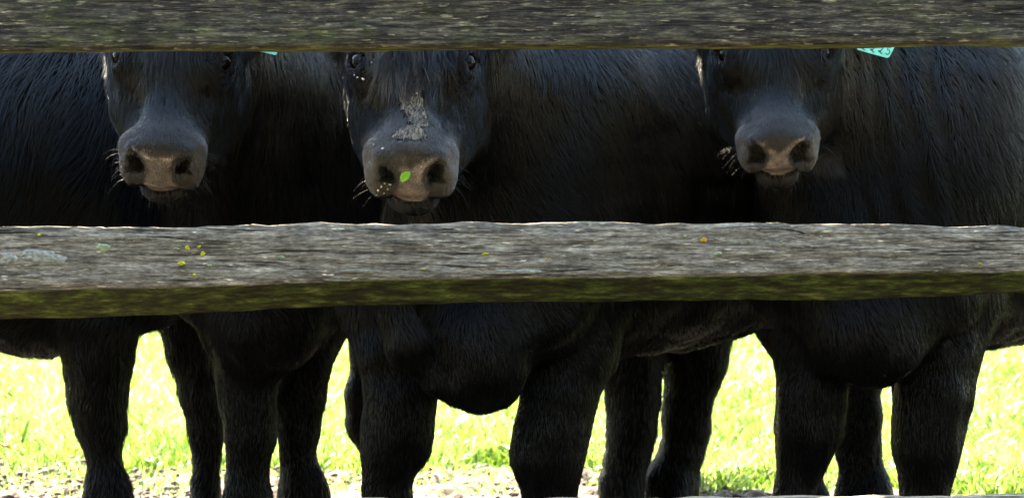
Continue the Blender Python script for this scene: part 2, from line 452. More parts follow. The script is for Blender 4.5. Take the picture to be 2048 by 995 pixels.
# lichen patches on the middle rail
def lichen(px, py, wpx, hpx, kind, seed):
    c = P(px, py, DR); r = np.random.default_rng(seed)
    rx, rz = PX(wpx, DR) / 2, PX(hpx, DR) / 2
    # rail surface depth near this place
    V0 = g_mid[1].reshape(-1, 3); k = np.argmin((V0[:, 0] - c[0]) ** 2 + (V0[:, 2] - c[2]) ** 2 + 1e3 * (V0[:, 1] > DR + .02))
    ys = V0[k, 1] - .0005
    K = 26; RG = 6; V = [[c[0], ys - .0032, c[2]]]; Fq = []
    lob = 1 + .30 * fbm(np.stack([np.cos(np.linspace(0, 6.283, K, endpoint=False)) * 1.6 + seed, np.sin(np.linspace(0, 6.283, K, endpoint=False)) * 1.6, np.zeros(K)], -1), 4, seed) * 2
    for i in range(1, RG + 1):
        t = i / RG
        for j in range(K):
            a = j / K * 2 * math.pi
            V.append([c[0] + rx * t * lob[j] * math.cos(a), ys - .0030 * (1 - t ** 4) + .0012 * (t == 1) + r.normal(0, .0006), c[2] + rz * t * lob[j] * math.sin(a)])
    tri = [[0, 1 + j, 1 + (j + 1) % K] for j in range(K)]
    for i in range(RG - 1):
        for j in range(K):
            a, b = 1 + i * K + j, 1 + i * K + (j + 1) % K
            tri += [[a, a + K, b + K], [a, b + K, b]]
    me = mesh_np('lichen_patch', V, np.array(tri))
    return link('lichen_patch', me, LIC[kind], fence)
for i, (a, b, c_, d, k) in enumerate([
    (207, 495, 30, 17, 'green'), (82, 512, 100, 28, 'grey'), (20, 517, 40, 22, 'grey'), (363, 526, 18, 8, 'yellow'), (405, 507, 11, 9, 'yellow'),
    (375, 495, 9, 9, 'yellow'), (398, 493, 8, 5, 'yellow'), (419, 530, 10, 6, 'green'), (388, 549, 10, 4, 'yellow'), (352, 497, 12, 5, 'green'),
    (562, 514, 13, 8, 'green'), (78, 469, 8, 5, 'yellow'), (489, 519, 10, 4, 'grey'), (735, 471, 5, 4, 'green'), (1407, 479, 12, 9, 'orange'),
    (1436, 507, 15, 9, 'green'), (1370, 472, 8, 5, 'green'), (1432, 477, 8, 5, 'grey'), (1498, 482, 7, 5, 'green'), (1534, 483, 8, 6, 'green'),
    (1562, 484, 8, 5, 'green'), (1474, 530, 5, 5, 'grey'), (1594, 471, 5, 4, 'grey'), (970, 507, 14, 5, 'yellow'), (848, 537, 7, 4, 'yellow'),
    (1641, 472, 8, 5, 'green'), (1093, 517, 5, 3, 'orange'), (1700, 505, 6, 4, 'green'), (720, 541, 70, 7, 'grey'), (1030, 543, 90, 9, 'grey'), (670, 560, 60, 4, 'grey'),
    (1234, 541, 60, 6, 'grey'), (60, 551, 44, 6, 'grey'), (1235, 531, 34, 5, 'grey'), (1960, 527, 10, 4, 'yellow')]):
    lichen(a, b, c_, d, k, i + 1)

# ================================================================ CATTLE : signed distance field -> one continuous mesh
def ell(c, r, M=None, k=.03, op='u'): return dict(t='e', c=np.array(c, np.float32), r=np.array(r, np.float32), M=M, k=k, op=op)
def cone(a, b, ra, rb, k=.03, op='u', S=None): return dict(t='c', a=np.array(a, np.float32), b=np.array(b, np.float32), ra=ra, rb=rb, k=k, op=op, S=S)
def sdf(prims, p):
    d = None
    for q in prims:
        if q['t'] == 'e':
            v = p - q['c']
            if q['M'] is not None: v = v @ q['M'].T.astype(np.float32)      # rows of M = local axes
            r = q['r']; a = v / r; k0 = np.sqrt((a * a).sum(-1)) + 1e-9; a = a / r; k1 = np.sqrt((a * a).sum(-1)) + 1e-9
            e = k0 * (k0 - 1) / k1
        elif q['t'] == 'c':
            ab = q['b'] - q['a']; v = p - q['a']; t = np.clip((v @ ab) / (ab @ ab), 0, 1)
            v = v - t[..., None] * ab
            if q['S'] is not None:
                M, s = q['S']; v = (v @ M.T.astype(np.float32)) / np.array(s, np.float32)
            e = np.sqrt((v * v).sum(-1)) - (q['ra'] + (q['rb'] - q['ra']) * t)
        elif q['t'] == 'h':
            e = (p - q['c']) @ q['n']
        k = q['k']
        if d is None: d = e; continue
        if q['op'] == 'u':
            h = np.clip(.5 + .5 * (d - e) / k, 0, 1); d = d + (e - d) * h - k * h * (1 - h)
        elif q['op'] == 's':
            e = -e; h = np.clip(.5 - .5 * (d - e) / k, 0, 1); d = d + (e - d) * h + k * h * (1 - h)
        elif q['op'] == 'i':
            h = np.clip(.5 - .5 * (d - e) / k, 0, 1); d = d + (e - d) * h + k * h * (1 - h)
    return d.astype(np.float32)
def prim_box(q):
    if q['t'] == 'e': r = max(q['r']); return q['c'] - r, q['c'] + r
    r = max(q['ra'], q['rb']) * 1.4
    return np.minimum(q['a'], q['b']) - r, np.maximum(q['a'], q['b']) + r
def surface(prims, h, disp):
    bx = [prim_box(q) for q in prims if q['op'] == 'u' and q['t'] != 'h']
    lo = np.min([b[0] for b in bx], 0) - .03; hi = np.max([b[1] for b in bx], 0) + .03
    lo[2] = max(lo[2], -.03)
    B = 8; nb = np.ceil((hi - lo) / (B * h)).astype(int); n = nb * B + 1
    G = np.empty(n, np.float32)
    ax = [np.arange(k) for k in nb]
    bi = np.stack(np.meshgrid(*ax, indexing='ij'), -1).reshape(-1, 3)
    cen = (lo + (bi + .5) * B * h).astype(np.float32)
    dc = sdf(prims, cen)
    rad = .87 * B * h
    near = np.abs(dc) < rad * 2.0 + .03
    fill = np.where(dc < 0, -1, 1).astype(np.float32).reshape(nb)
    G[:-1, :-1, :-1] = np.repeat(np.repeat(np.repeat(fill, B, 0), B, 1), B, 2)
    G[-1] = 1; G[:, -1] = 1; G[:, :, -1] = 1
    off = np.stack(np.meshgrid(*[np.arange(B + 1)] * 3, indexing='ij'), -1).reshape(-1, 3)
    nbk = bi[near]
    pr_box = [prim_box(q) if q['t'] != 'h' else None for q in prims]
    # evaluate super-chunks sorted in space so that far primitives can be skipped
    order = np.lexsort((nbk[:, 1] // 4, nbk[:, 0] // 4, nbk[:, 2] // 4)); nbk = nbk[order]
    for s in range(0, len(nbk), 64):
        g = nbk[s:s + 64]
        ii = (g[:, None] * B + off[None])
        pts = (lo + ii * h).astype(np.float32)
        mn, mx = pts.reshape(-1, 3).min(0), pts.reshape(-1, 3).max(0)
        sel = [q for q, b in zip(prims, pr_box) if b is None or (np.all(b[0] - q['k'] * 1.5 - .05 < mx) and np.all(b[1] + q['k'] * 1.5 + .05 > mn))]
        while sel and sel[0]['op'] != 'u': sel = sel[1:]
        if not sel: v = np.ones(pts.shape[:2], np.float32)
        else: v = sdf(sel, pts)
        v = v + disp(pts)
        v = np.where(pts[..., 2] < 0.0, .01, v)
        G[ii[..., 0], ii[..., 1], ii[..., 2]] = v
    S = G < 0
    cnt = np.zeros(np.array(G.shape) - 1, np.uint8)
    sl = [slice(0, -1), slice(1, None)]
    for a in (0, 1):
        for b in (0, 1):
            for c in (0, 1): cnt += S[sl[a], sl[b], sl[c]]
    cells = np.argwhere((cnt > 0) & (cnt < 8)); del cnt
    cor = np.array([[a, b, c] for a in (0, 1) for b in (0, 1) for c in (0, 1)])
    gi = cells[:, None] + cor[None]
    val = G[gi[..., 0], gi[..., 1], gi[..., 2]]
    acc = np.zeros((len(cells), 3), np.float32); num = np.zeros(len(cells), np.float32)
    for i in range(8):
        for j in range(i + 1, 8):
            if np.abs(cor[i] - cor[j]).sum() == 1:
                va, vb = val[:, i], val[:, j]; m = (va < 0) != (vb < 0)
                t = np.where(m, va / np.where(m, va - vb, 1), 0)
                acc += m[:, None] * (cor[i] + t[:, None] * (cor[j] - cor[i])); num += m
    V = lo + (cells + acc / num[:, None]) * h
    idm = np.full(np.array(G.shape) - 1, -1, np.int32)
    idm[cells[:, 0], cells[:, 1], cells[:, 2]] = np.arange(len(cells))
    Q = []
    for a in range(3):
        s0 = [slice(None)] * 3; s1 = [slice(None)] * 3; s0[a] = slice(0, -1); s1[a] = slice(1, None)
        X = S[tuple(s0)] != S[tuple(s1)]
        e = np.argwhere(X); b, c = (a + 1) % 3, (a + 2) % 3
        ok = (e[:, b] > 0) & (e[:, c] > 0) & (e[:, b] < G.shape[b] - 1) & (e[:, c] < G.shape[c] - 1); e = e[ok]
        def cell(db, dc):
            f = e.copy(); f[:, b] -= db; f[:, c] -= dc
            return idm[f[:, 0], f[:, 1], f[:, 2]]
        qd = np.stack([cell(1, 1), cell(0, 1), cell(0, 0), cell(1, 0)], -1)
        inside = S[e[:, 0], e[:, 1], e[:, 2]]
        qd[~inside] = qd[~inside][:, ::-1]
        Q.append(qd)
    Q = np.concatenate(Q); Q = Q[(Q >= 0).all(1)]
    return V.astype(np.float32), Q

def vnormals(V, Q):
    n = np.cross(V[Q[:, 2]] - V[Q[:, 0]], V[Q[:, 3]] - V[Q[:, 1]])
    vn = np.zeros_like(V)
    for j in range(4):
        for a in range(3): vn[:, a] += np.bincount(Q[:, j], n[:, a], len(V))
    return vn / (np.linalg.norm(vn, axis=1, keepdims=True) + 1e-12), np.linalg.norm(n, axis=1) * .5
def smooth(V, Q, it, lam=.5):
    for _ in range(it):
        s = np.zeros_like(V); c = np.zeros(len(V))
        for j in range(4):
            for dj in (1, 3):
                nb = V[Q[:, (j + dj) % 4]]
                for a in range(3): s[:, a] += np.bincount(Q[:, j], nb[:, a], len(V))
                c += np.bincount(Q[:, j], minlength=len(V))
        V = V + lam * (s / c[:, None] - V)
    return V.astype(np.float32)

def nrm(v): v = np.array(v, float); return v / np.linalg.norm(v)

class Head:
    def __init__(s, nose, theta, yaw=0, roll=0, sc_=1.0, cheek=1.0):
        th = R(theta); u = np.array([0, -math.cos(th), -math.sin(th)]); l = np.array([1., 0, 0])
        Ry = np.array(Matrix.Rotation(R(yaw), 3, 'Z')); u = Ry @ u; l = Ry @ l
        Rr = np.array(Matrix.Rotation(R(roll), 3, Vector((0, 1, 0)))); u = Rr @ u; l = Rr @ l
        n = np.cross(u, l)
        s.M = np.stack([l, u, n]); s.s = sc_; s.c = cheek
        s.o = np.array(nose) - s.v((0, -.025, -.055))
    def v(s, q): return (np.array(q, float) * s.s) @ s.M
    def p(s, q): return s.o + s.v(q)
    def loc(s, X): return ((X - s.o) @ s.M.T) / s.s
    def prims(s):
        g = s.s; L = []
        def E(c, r, k=.02, op='u', rot=None):
            M = s.M if rot is None else rot @ s.M
            L.append(ell(s.p(c), np.array(r) * g, M, k * g, op))
        def K(a, b, ra, rb, k=.03, sx=None):
            L.append(cone(s.p(a), s.p(b), ra * g, rb * g, k * g, 'u', (s.M, sx) if sx else None))
        # muzzle block, then cut slanted for the nose pad
        E((0, -.068, -.068), (.080, .088, .070))
        for q in (-1, 1):
            E((q * .060, -.060, -.090), (.041, .066, .050), .02)
            E((q * .066, -.088, -.060), (.036, .042, .038), .02)
        L.append(dict(t='h', c=s.p((0, -.016, -.050)).astype(np.float32), n=(np.array([0, .90, .436]) @ s.M).astype(np.float32), k=.022 * g, op='i'))
        for q in (-1, 1):
            E((q * .054, -.054, -.026), (.024, .018, .014), .012)      # ridge over nostril
            E((q * .074, -.040, -.066), (.018, .020, .026), .012)      # wing of nostril
        # bridge, forehead, poll
        K((0, -.10, -.064), (0, -.30, -.080), .056, .080, .04, (1.0, 1, .9))
        E((0, -.355, -.078), (.118, .13, .088), .05)
        E((0, -.455, -.100), (.100, .075, .085), .05)
        for q in (-1, 1): E((q * .078, -.260, -.180), (.048 * s.c, .135, .092), .05)
        for q in (-1, 1): E((q * .108, -.200, -.040), (.034, .072, .046), .060, 's')
        for q in (-1, 1):
            E((q * .100, -.300, -.048), (.040, .048, .042), .03)        # orbit
            E((q * .078, -.260, -.185), (.046 * s.c, .13, .088), .04)  # cheek
            K((q * .058, -.13, -.115), (q * .072, -.24, -.145), .030, .045, .04)
            E((q * .112, -.335, -.035), (.022, .040, .018), .02)        # brow
        K((0, -.30, -.205), (0, -.06, -.145), .075, .046, .04)
        E((0, -.031, -.150), (.056, .044, .035), .009)                   # chin
        # ears
        for q in (-1, 1):
            K((q * .09, -.44, -.11), (q * .19, -.45, -.11), .03, .045, .03, (1, 1, .55))
            K((q * .19, -.45, -.11), (q * .29, -.44, -.11), .045, .012, .02, (1, .9, .45))
            E((q * .205, -.44, -.075), (.07, .03, .022), .01, 's')
        lids = []
        # mouth, nostrils, sockets
        for q in (-1, 1):
            up = nrm((q * .55, -.57 * 1, .82 * 1)); fw = nrm((0, .82, .57)); sd_ = np.cross(up, fw)
            E((q * .052, -.026, -.052), (.0285, .0155, .038), .006, 's', np.stack([up, sd_, fw]))
            up2 = nrm((q * 1.0, .35, -.4)); sd2 = np.cross(up2, fw)
            E((q * .064, -.020, -.066), (.018, .005, .020), .006, 's', np.stack([up2, nrm(sd2), fw]))
            en = nrm((q * .75, .12, .62)); e1 = nrm(np.cross(en, (0, 0, 1.))); e2 = np.cross(en, e1); ec = np.array([q * .118, -.300, -.030])
            E(ec + en * .010, (.026, .026, .026), .006, 's')
            lids.append((ec, en, e1, e2))
        for ec, en, e1, e2 in lids:
            ring = [ec + en * .012 + (e1 * math.cos(a_) * .027 + e2 * math.sin(a_) * .020) for a_ in np.linspace(0, 2 * math.pi, 11)]
            for a_, b_ in zip(ring[:-1], ring[1:]): K(a_, b_, .0050, .0050, .006)
        return L

def leg_prims(pts, D, k=.03, dD=None, flat=None):
    """pts: (px, py, width px) down the limb; below the picture the limb is continued to a hoof on the ground"""
    L = []; J = []
    for i, (x, y, wd) in enumerate(pts):
        d = D if dD is None else D + dD[i]
        p = P(x, y, d); J.append((p, PX(wd, d) / 2 - (.0065 if y > 660 else 0)))
    p, r = J[-1]
    x, y0 = p[0], p[1]
    if p[2] > .2: J.append((np.array([x, y0 + .005, .20]), r * .92))
    J.append((np.array([x, y0 - .005, .125]), r * 1.08))
    J.append((np.array([x, y0 - .02, .075]), r * .95))
    J.append((np.array([x, y0 - .045, .035]), r * 1.15))
    for (a, ra), (b, rb) in zip(J[:-1], J[1:]):
        L.append(cone(a, b, ra, rb, min(k, min(ra, rb) * .5 + .004)))
    return L

def cow(name, label, cat, group, front, hip, bot, top, head, legs, extra=(), res=.006, wide=1.0, barrel_bot=.52, neck_from=None, furn=60000, mud=False, eyes=True,
        seed=0, furlen=1.0, tail=True, faceden=1.0, dusty=.2, fold=None, tuft=.25, ntone=.7):
    """front, hip: (x, y) over the fore and hind feet; legs: list of primitive lists"""
    f = nrm((front[0] - hip[0], front[1] - hip[1], 0)); l = np.cross(f, (0, 0, 1.)); up = np.array([0, 0, 1.])
    M = np.stack([f, l, up])
    A = np.array([front[0], front[1], 0.]); Hh = np.array([hip[0], hip[1], 0.]); Lb = np.linalg.norm(A - Hh)
    def q(t, s, z): return Hh + f * (t * Lb) + l * s + up * z
    pr = []
    zc = (top + barrel_bot) / 2; hz = (top - barrel_bot) / 2
    pr.append(ell(q(.52, 0, zc), (Lb * .62, .365 * wide, hz), M, .08))
    pr.append(ell(q(.82, 0, (top + bot) / 2 + .03), (.36, .285 * wide, (top - bot) / 2 - .01), M, .10))
    pr.append(ell(q(1.02, 0, bot + .24), (.20, .17 * wide, .24), M, .10))
    pr.append(ell(q(.05, 0, top - .33), (.33, .27 * wide, .31), M, .10))
    pr.append(cone(q(.02, 0, top - .12), q(.85, 0, top - .13), .12, .12, .12))
    for s in (-1, 1):
        pr.append(cone(q(.9, s * .16 * wide, top - .25), q(1.0, s * .17 * wide, bot + .22), .15, .115, .08))
        pr.append(cone(q(.02, s * .13 * wide, top - .35), q(.03, s * .14 * wide, .80), .20, .13, .08))
    if head is not None:
        nf = q(.92, 0, top - .22) if neck_from is None else np.array(neck_from)
        hp = head.p((0, -.40, -.13)); jp = head.p((0, -.30, -.22))
        pr.append(cone(nf, hp, .22, .125, .10))
        pr.append(cone(nf - up * .18, jp, .19, .085, .09))
        pr.append(cone(q(1.08, 0, bot + .28), jp + np.array([0, .09, -.03]), .11, .055, .10))
    for L in legs: pr += L
    pr += list(extra)
    hs = [] if head is None else head.prims()
    # the muzzle's slanted cut must only act on the head: build head first
    allp = hs + pr
    lid = [x for x in hs if x['t'] == 'c' and x['ra'] < .0062]; ids = {id(x) for x in lid}
    sub = [x for x in allp if x['op'] == 's' and x['k'] < .03]; allp = [x for x in allp if not (x['op'] == 's' and x['k'] < .03) and id(x) not in ids] + sub + lid
    def disp(p):
        d_ = vnoise(p * 7, seed) * .006 + vnoise(p * 17, seed + 1) * .0025
        lg = np.clip((.68 - p[..., 2]) / .08, 0, 1)
        d_ = d_ + lg * (vnoise(p * np.array([22, 22, 9], np.float32), seed + 2) * .0085 + vnoise(p * np.array([60, 60, 22], np.float32), seed + 3) * .002)
        if fold is not None:
            x0, x1, z0 = fold
            g_ = np.clip((p[..., 0] - x0) / .03, 0, 1) * np.clip((x1 - p[..., 0]) / .03, 0, 1) * np.clip((p[..., 2] - z0) / .12, 0, 1) * np.clip((6.7 - p[..., 1]) / .1, 0, 1)
            d_ = d_ - g_ * (.006 + .005 * vnoise(p * 5, 78)) * np.sin((p[..., 0] + .12 * (p[..., 2] - 1.0) + .02 * vnoise(p * 6, 77)) * 2 * np.pi / .064)
        return d_.astype(np.float32)
    V, Q = surface(allp, res, disp)
    V = smooth(V, Q, 2, .5)
    vn, fa = vnormals(V, Q)
    nose = np.zeros(len(V)); mudm = np.zeros(len(V)); dark = np.zeros(len(V)); face = np.zeros(len(V)); hl = None
    if head is not None:
        hl = head.loc(V); a, u, n = hl.T
        up_ = -.82 * u + .57 * n
        wob = .005 * vnoise(V * 60, 5) + .006 * vnoise(V * 25, 6)
        wpad = np.interp(up_, [-.085, -.05, -.02, .0, .022, .032, .04], [.050, .047, .030, .036, .062, .070, .068])
        topb = np.clip((.004 + .55 * np.abs(a) + wob - up_) / .010, 0, 1)
        pad = np.clip((wpad + wob - np.abs(a)) / .014, 0, 1) * topb * np.clip((n + .127) / .003, 0, 1)
        nose = pad * (u > -.12)
        nose = np.maximum(nose, .30 * np.clip((.055 - np.abs(a) + wob) / .014, 0, 1) * np.clip((.040 + wob - up_) / .012, 0, 1) * (up_ > -.02) * (u > -.12))
        rim = [np.linalg.norm((hl - np.array([q_ * .062, -.024, -.066])) / np.array([.030, .05, .026]), axis=1) for q_ in (-1, 1)]
        nose = np.maximum(nose, .18 * np.clip((1.0 - np.minimum(*rim)) / .25, 0, 1) * (u > -.06))
        inn = [np.linalg.norm((hl - np.array([q_ * .053, -.050, -.066])) / np.array([.030, .040, .034]), axis=1) for q_ in (-1, 1)]
        dark = np.clip((1.0 - np.minimum(*inn)) / .12, 0, 1)
        eyem = np.minimum(*[np.linalg.norm(hl - np.array([q_ * .124, -.299, -.024]), axis=1) for q_ in (-1, 1)])
        dark = np.maximum(dark, np.clip((.034 - eyem) / .004, 0, 1))
        dark = np.maximum(dark, np.clip(1 - np.abs(n + .1295) / .0035, 0, 1) * (np.abs(a) < .07) * (u > -.09))
        face = np.clip((u + .52) / .05, 0, 1) * (np.abs(a) < .17) * np.clip((n + .30) / .05, 0, 1)
        if mud:
            b1 = np.clip(1.3 - np.sqrt(((a - .006 - .02 * vnoise(V * 22, 9)) / .028) ** 2 + ((u + .190) / .100) ** 2), 0, 1)
            b2 = np.clip(1.25 - np.sqrt(((a + .002) / .045) ** 2 + ((u + .098) / .026) ** 2), 0, 1)
            mudm = np.maximum(b1, b2) * (n > -.07)
    hoof = np.clip((.075 - V[:, 2]) / .006, 0, 1)
    me = mesh_np(name, V, Q, {'nose': nose, 'mud': mudm, 'hoof': hoof, 'dark': dark, 'ntone': np.full(len(V), ntone)})
    body = link('body', me, SKIN)
    root = bpy.data.objects.new(name, None); C.objects.link(root)
    root.location = tuple((A + Hh) / 2)
    bpy.context.view_layer.update()
    Mi = Matrix.Translation(-root.location)
    def par(o):
        o.parent = root; o.matrix_parent_inverse = Mi; return o
    par(body)
    tag(root, label, cat, group)
    # ---- fur
    r = np.random.default_rng(100 + seed)
    fc = V[Q].mean(1); wf = fa.copy()
    fm = face[Q].mean(1)
    wf *= 1 + fm * 3.0 * faceden
    nq_ = np.maximum(nose, hoof)[Q].mean(1); wf *= np.where(nq_ > .45, 0, np.where(nq_ > .2, .25, 1)) * np.where(mudm[Q].mean(1) > .35, .10, 1)
    if head is not None: wf *= 1 + 2.2 * np.clip((hl[:, 1][Q].mean(1) + .19) / .05, 0, 1) * fm * np.where(dark[Q].mean(1) > .15, 0, 1)
    fn = vn[Q].mean(1)
    tocam = -(fc - np.array([0, 0, CAM_H])); tocam /= np.linalg.norm(tocam, axis=1, keepdims=True)
    wf *= np.where((fn * tocam).sum(1) < -.45, .25, 1)
    pick = r.choice(len(Q), furn, p=wf / wf.sum())
    bu, bv = r.random(furn), r.random(furn)
    c4 = V[Q[pick]]
    root_p = (c4[:, 0] * ((1 - bu) * (1 - bv))[:, None] + c4[:, 1] * (bu * (1 - bv))[:, None] + c4[:, 2] * (bu * bv)[:, None] + c4[:, 3] * ((1 - bu) * bv)[:, None])
    nn = vn[Q[pick, 0]]
    fmk = fm[pick]
    sgn = np.sign((root_p - Hh) @ l)
    flow = -up[None] * .9 - f[None] * .45
    lowleg = np.clip((.62 - root_p[:, 2]) / .1, 0, 1)[:, None]
    flow = flow * (1 - lowleg) + np.array([0, 0, -1.]) * lowleg
    Ln = np.full(furn, .042)
    lz = np.clip((root_p[:, 2] - .58) / .2, 0, 1); Ln = .013 + (Ln - .013) * lz
    curl = np.full(furn, .2)
    if head is not None:
        hl2 = head.loc(root_p); a, u, n = hl2.T
        hflow = head.M[1][None] * 1.0 + head.M[0][None] * (a * 5)[:, None]
        hflow = hflow - up[None] * .15
        flow = flow * (1 - fmk[:, None]) + hflow * fmk[:, None]
        lf = np.interp(u, [-.50, -.36, -.24, -.17, -.10, 0], [.055, .050, .032, .014, .011, .009])
        lf = np.where(n < -.12, np.maximum(lf, .013), lf)
        Ln = Ln * (1 - fmk) + lf * fmk
        curl = curl * (1 - fmk) + np.interp(u, [-.5, -.3, -.2, -.12], [.55, .5, .15, .03]) * fmk
    if head is not None:
        de = np.minimum(*[np.linalg.norm(hl2 - np.array([q_ * .126, -.305, -.022]), axis=1) for q_ in (-1, 1)])
        Ln = np.minimum(Ln, .004 + np.clip(de - .028, 0, 1) * .55)
    Ln = Ln * furlen * r.uniform(.6, 1.25, furn)
    wav = np.stack([vnoise(root_p * 9, 31), vnoise(root_p * 9, 32), vnoise(root_p * 9, 33)], -1)
    wav2 = np.stack([vnoise(root_p * 38, 41), vnoise(root_p * 38, 42), vnoise(root_p * 38, 43)], -1)
    flow = flow + .35 * wav + wav2 * curl[:, None] * 1.3 + r.normal(0, .13, (furn, 3))
    flow = flow - (flow * nn).sum(1)[:, None] * nn
    flow /= np.linalg.norm(flow, axis=1, keepdims=True) + 1e-6
    # clumps into locks stretched along the flow
    cell = np.where(fmk > .5, .011, .018)[:, None]
    if head is not None: cell = np.where(((u < -.22) & (fmk > .5))[:, None], .022, cell)
    st = np.ones((furn, 3)); st[:, 2] = np.where(fmk > .5, .6, .30)
    ci = np.floor(root_p * st / cell)
    jit = np.stack([_h(ci[:, 0], ci[:, 1], ci[:, 2], s_) for s_ in (3, 4, 5)], -1)
    cc = (ci + .2 + .6 * jit) * cell / st
    lift = r.uniform(.15, .42, furn) * np.where(fmk > .5, 1.1, .8)
    NP = 4; T = np.linspace(0, 1, NP)
    pos = np.zeros((furn, NP, 3))
    cl = (cc - root_p); cl -= (cl * nn).sum(1)[:, None] * nn; cl -= (cl * flow).sum(1)[:, None] * flow * .9
    cs = r.uniform(.2, .75, furn) * (.15 + .85 * lz)
    if head is not None:
        cs = cs * np.where(fmk > .5, np.interp(u, [-.26, -.19, -.15], [1, .4, 0]), 1)
        tf = tuft * np.clip((.10 - np.abs(a)) / .03, 0, 1) * np.clip((-.20 - u) / .03, 0, 1) * (fmk > .5) * (n > -.10)
        Ln = Ln * (1 + .35 * tf); lift = lift * (1 + .9 * tf); cs = np.maximum(cs, .95 * tf * r.uniform(.8, 1, furn))
        sw = np.stack([vnoise(root_p * 26, 61), vnoise(root_p * 26, 62) * .3, vnoise(root_p * 26, 63) * .6], -1)
        flow = flow + sw * (1.7 * tf)[:, None]; flow -= (flow * nn).sum(1)[:, None] * nn; flow /= np.linalg.norm(flow, axis=1, keepdims=True) + 1e-6
    for k, t in enumerate(T):
        pos[:, k] = root_p + flow * (Ln * t)[:, None] + nn * (Ln * lift * (t - .55 * t * t))[:, None] + cl * (cs * t ** 1.3)[:, None] - up[None] * (Ln * .12 * t * t)[:, None]
    cu = bpy.data.hair_curves.new('coat')
    cu.add_curves([NP] * furn)
    cu.attributes['position'].data.foreach_set('vector', pos.astype(np.float32).ravel())
    base_r = np.where(fmk > .5, .00042, .00052) * (1.0 if furn > 40000 else 1.5)
    rad = base_r[:, None] * np.array([1, .95, .7, .2])[None] * r.uniform(.7, 1.3, (furn, 1))
    ra = cu.attributes.get('radius') or cu.attributes.new('radius', 'FLOAT', 'POINT')
    ra.data.foreach_set('value', rad.astype(np.float32).ravel())
    fmud_sun = np.zeros(furn)
    if head is not None:
        a, u, n = hl2.T
        fmud_sun = dusty * (.60 + 1.1 * np.clip((np.abs(a) - .066) / .02, 0, 1)) * np.clip((u + .17) / .06, 0, 1) * fmk * np.clip((n + .122) / .02, 0, 1) * r.uniform(.4, 1, furn)
        fmud0 = fmud_sun
        if mud:
            sp = np.clip((vnoise(root_p * 45, 51) - .25) / .2, 0, 1)
            fmud_sun = np.maximum(fmud0, sp * np.clip(1 - np.abs(a) / .14, 0, 1) * (u > -.42) * fmk * .5)
            fmud_sun = np.maximum(fmud_sun, np.clip(1 - np.sqrt(((a + .07) / .04) ** 2 + ((u + .30) / .06) ** 2), 0, 1) * .8)  # left-eye patch: muddy brown fur with the sunlight there painted in
            fmud_sun = np.maximum(fmud_sun, .35 * np.clip(1 - np.sqrt((a / .05) ** 2 + ((u + .14) / .09) ** 2), 0, 1))
    gl = .12 + .88 * np.clip((root_p[:, 2] - .98) / .26, 0, 1) ** 1.4; gl = np.where(root_p[:, 2] < .7, .22, gl); gl = np.where(fmk > .5, .62, gl)  # sheen from above put into the gloss by height, lower coat kept dull
    if head is not None: gl = np.where(fmk > .5, gl * (1 - .6 * np.clip((np.abs(hl2[:, 0]) - .055) / .05, 0, 1) * np.clip((-.11 - hl2[:, 1]) / .04, 0, 1)), gl)  # cheek sides dulled, their shade put into the gloss
    ag = cu.attributes.new('gloss', 'FLOAT', 'CURVE'); ag.data.foreach_set('value', gl.astype(np.float32))
    am = cu.attributes.new('fmud_sun', 'FLOAT', 'CURVE'); am.data.foreach_set('value', fmud_sun.astype(np.float32))
    coat = bpy.data.objects.new('coat', cu); C.objects.link(coat); cu.materials.append(FUR); par(coat)
    # ---- eyes
    if head is not None and eyes:
        import bmesh
        for s in (-1, 1):
            bm = bmesh.new(); bmesh.ops.create_uvsphere(bm, u_segments=24, v_segments=16, radius=.0225 * head.s)
            me = bpy.data.meshes.new('eye'); bm.to_mesh(me); bm.free()
            o = link('eye', me, EYE); o.location = head.p((s * .118, -.300, -.030)); par(o)
        # whiskers and chin hair
        n = 90; rr = np.random.default_rng(seed + 7)
        pts = []
        for i in range(n):
            s = rr.choice([-1, 1])
            if i < 34:
                q0 = np.array([s * rr.uniform(.05, .10), rr.uniform(-.09, -.02), rr.uniform(-.125, -.07)]); dr = np.array([s * rr.uniform(.5, 1.2), rr.uniform(.0, .8), rr.uniform(-.5, .2)]); ll = rr.uniform(.02, .05)
            else:
                q0 = np.array([rr.uniform(-.055, .055), rr.uniform(-.03, .005), rr.uniform(-.165, -.125)]); dr = np.array([q0[0] * 8 + rr.normal(0, .2), rr.uniform(.5, 1.2), rr.uniform(-.9, -.1)]); ll = rr.uniform(.010, .024)
            p0 = head.p(q0); d = nrm(dr @ head.M)
            k = np.argmin(((V - p0) ** 2).sum(1)); p0 = V[k]
            if nose[k] > .5 and i < 34: continue
            pts.append([p0, p0 + d * ll * .5, p0 + d * ll + np.array([0, 0, -ll * .25])])
        pts = np.array(pts); cu = bpy.data.hair_curves.new('whiskers'); cu.add_curves([3] * len(pts))
        cu.attributes['position'].data.foreach_set('vector', pts.astype(np.float32).ravel())
        ra = cu.attributes.get('radius') or cu.attributes.new('radius', 'FLOAT', 'POINT')
        ra.data.foreach_set('value', np.tile(np.array([.00022, .00017, .00007], np.float32), len(pts)))
        o = bpy.data.objects.new('whiskers', cu); C.objects.link(o); cu.materials.append(WHISK); par(o)
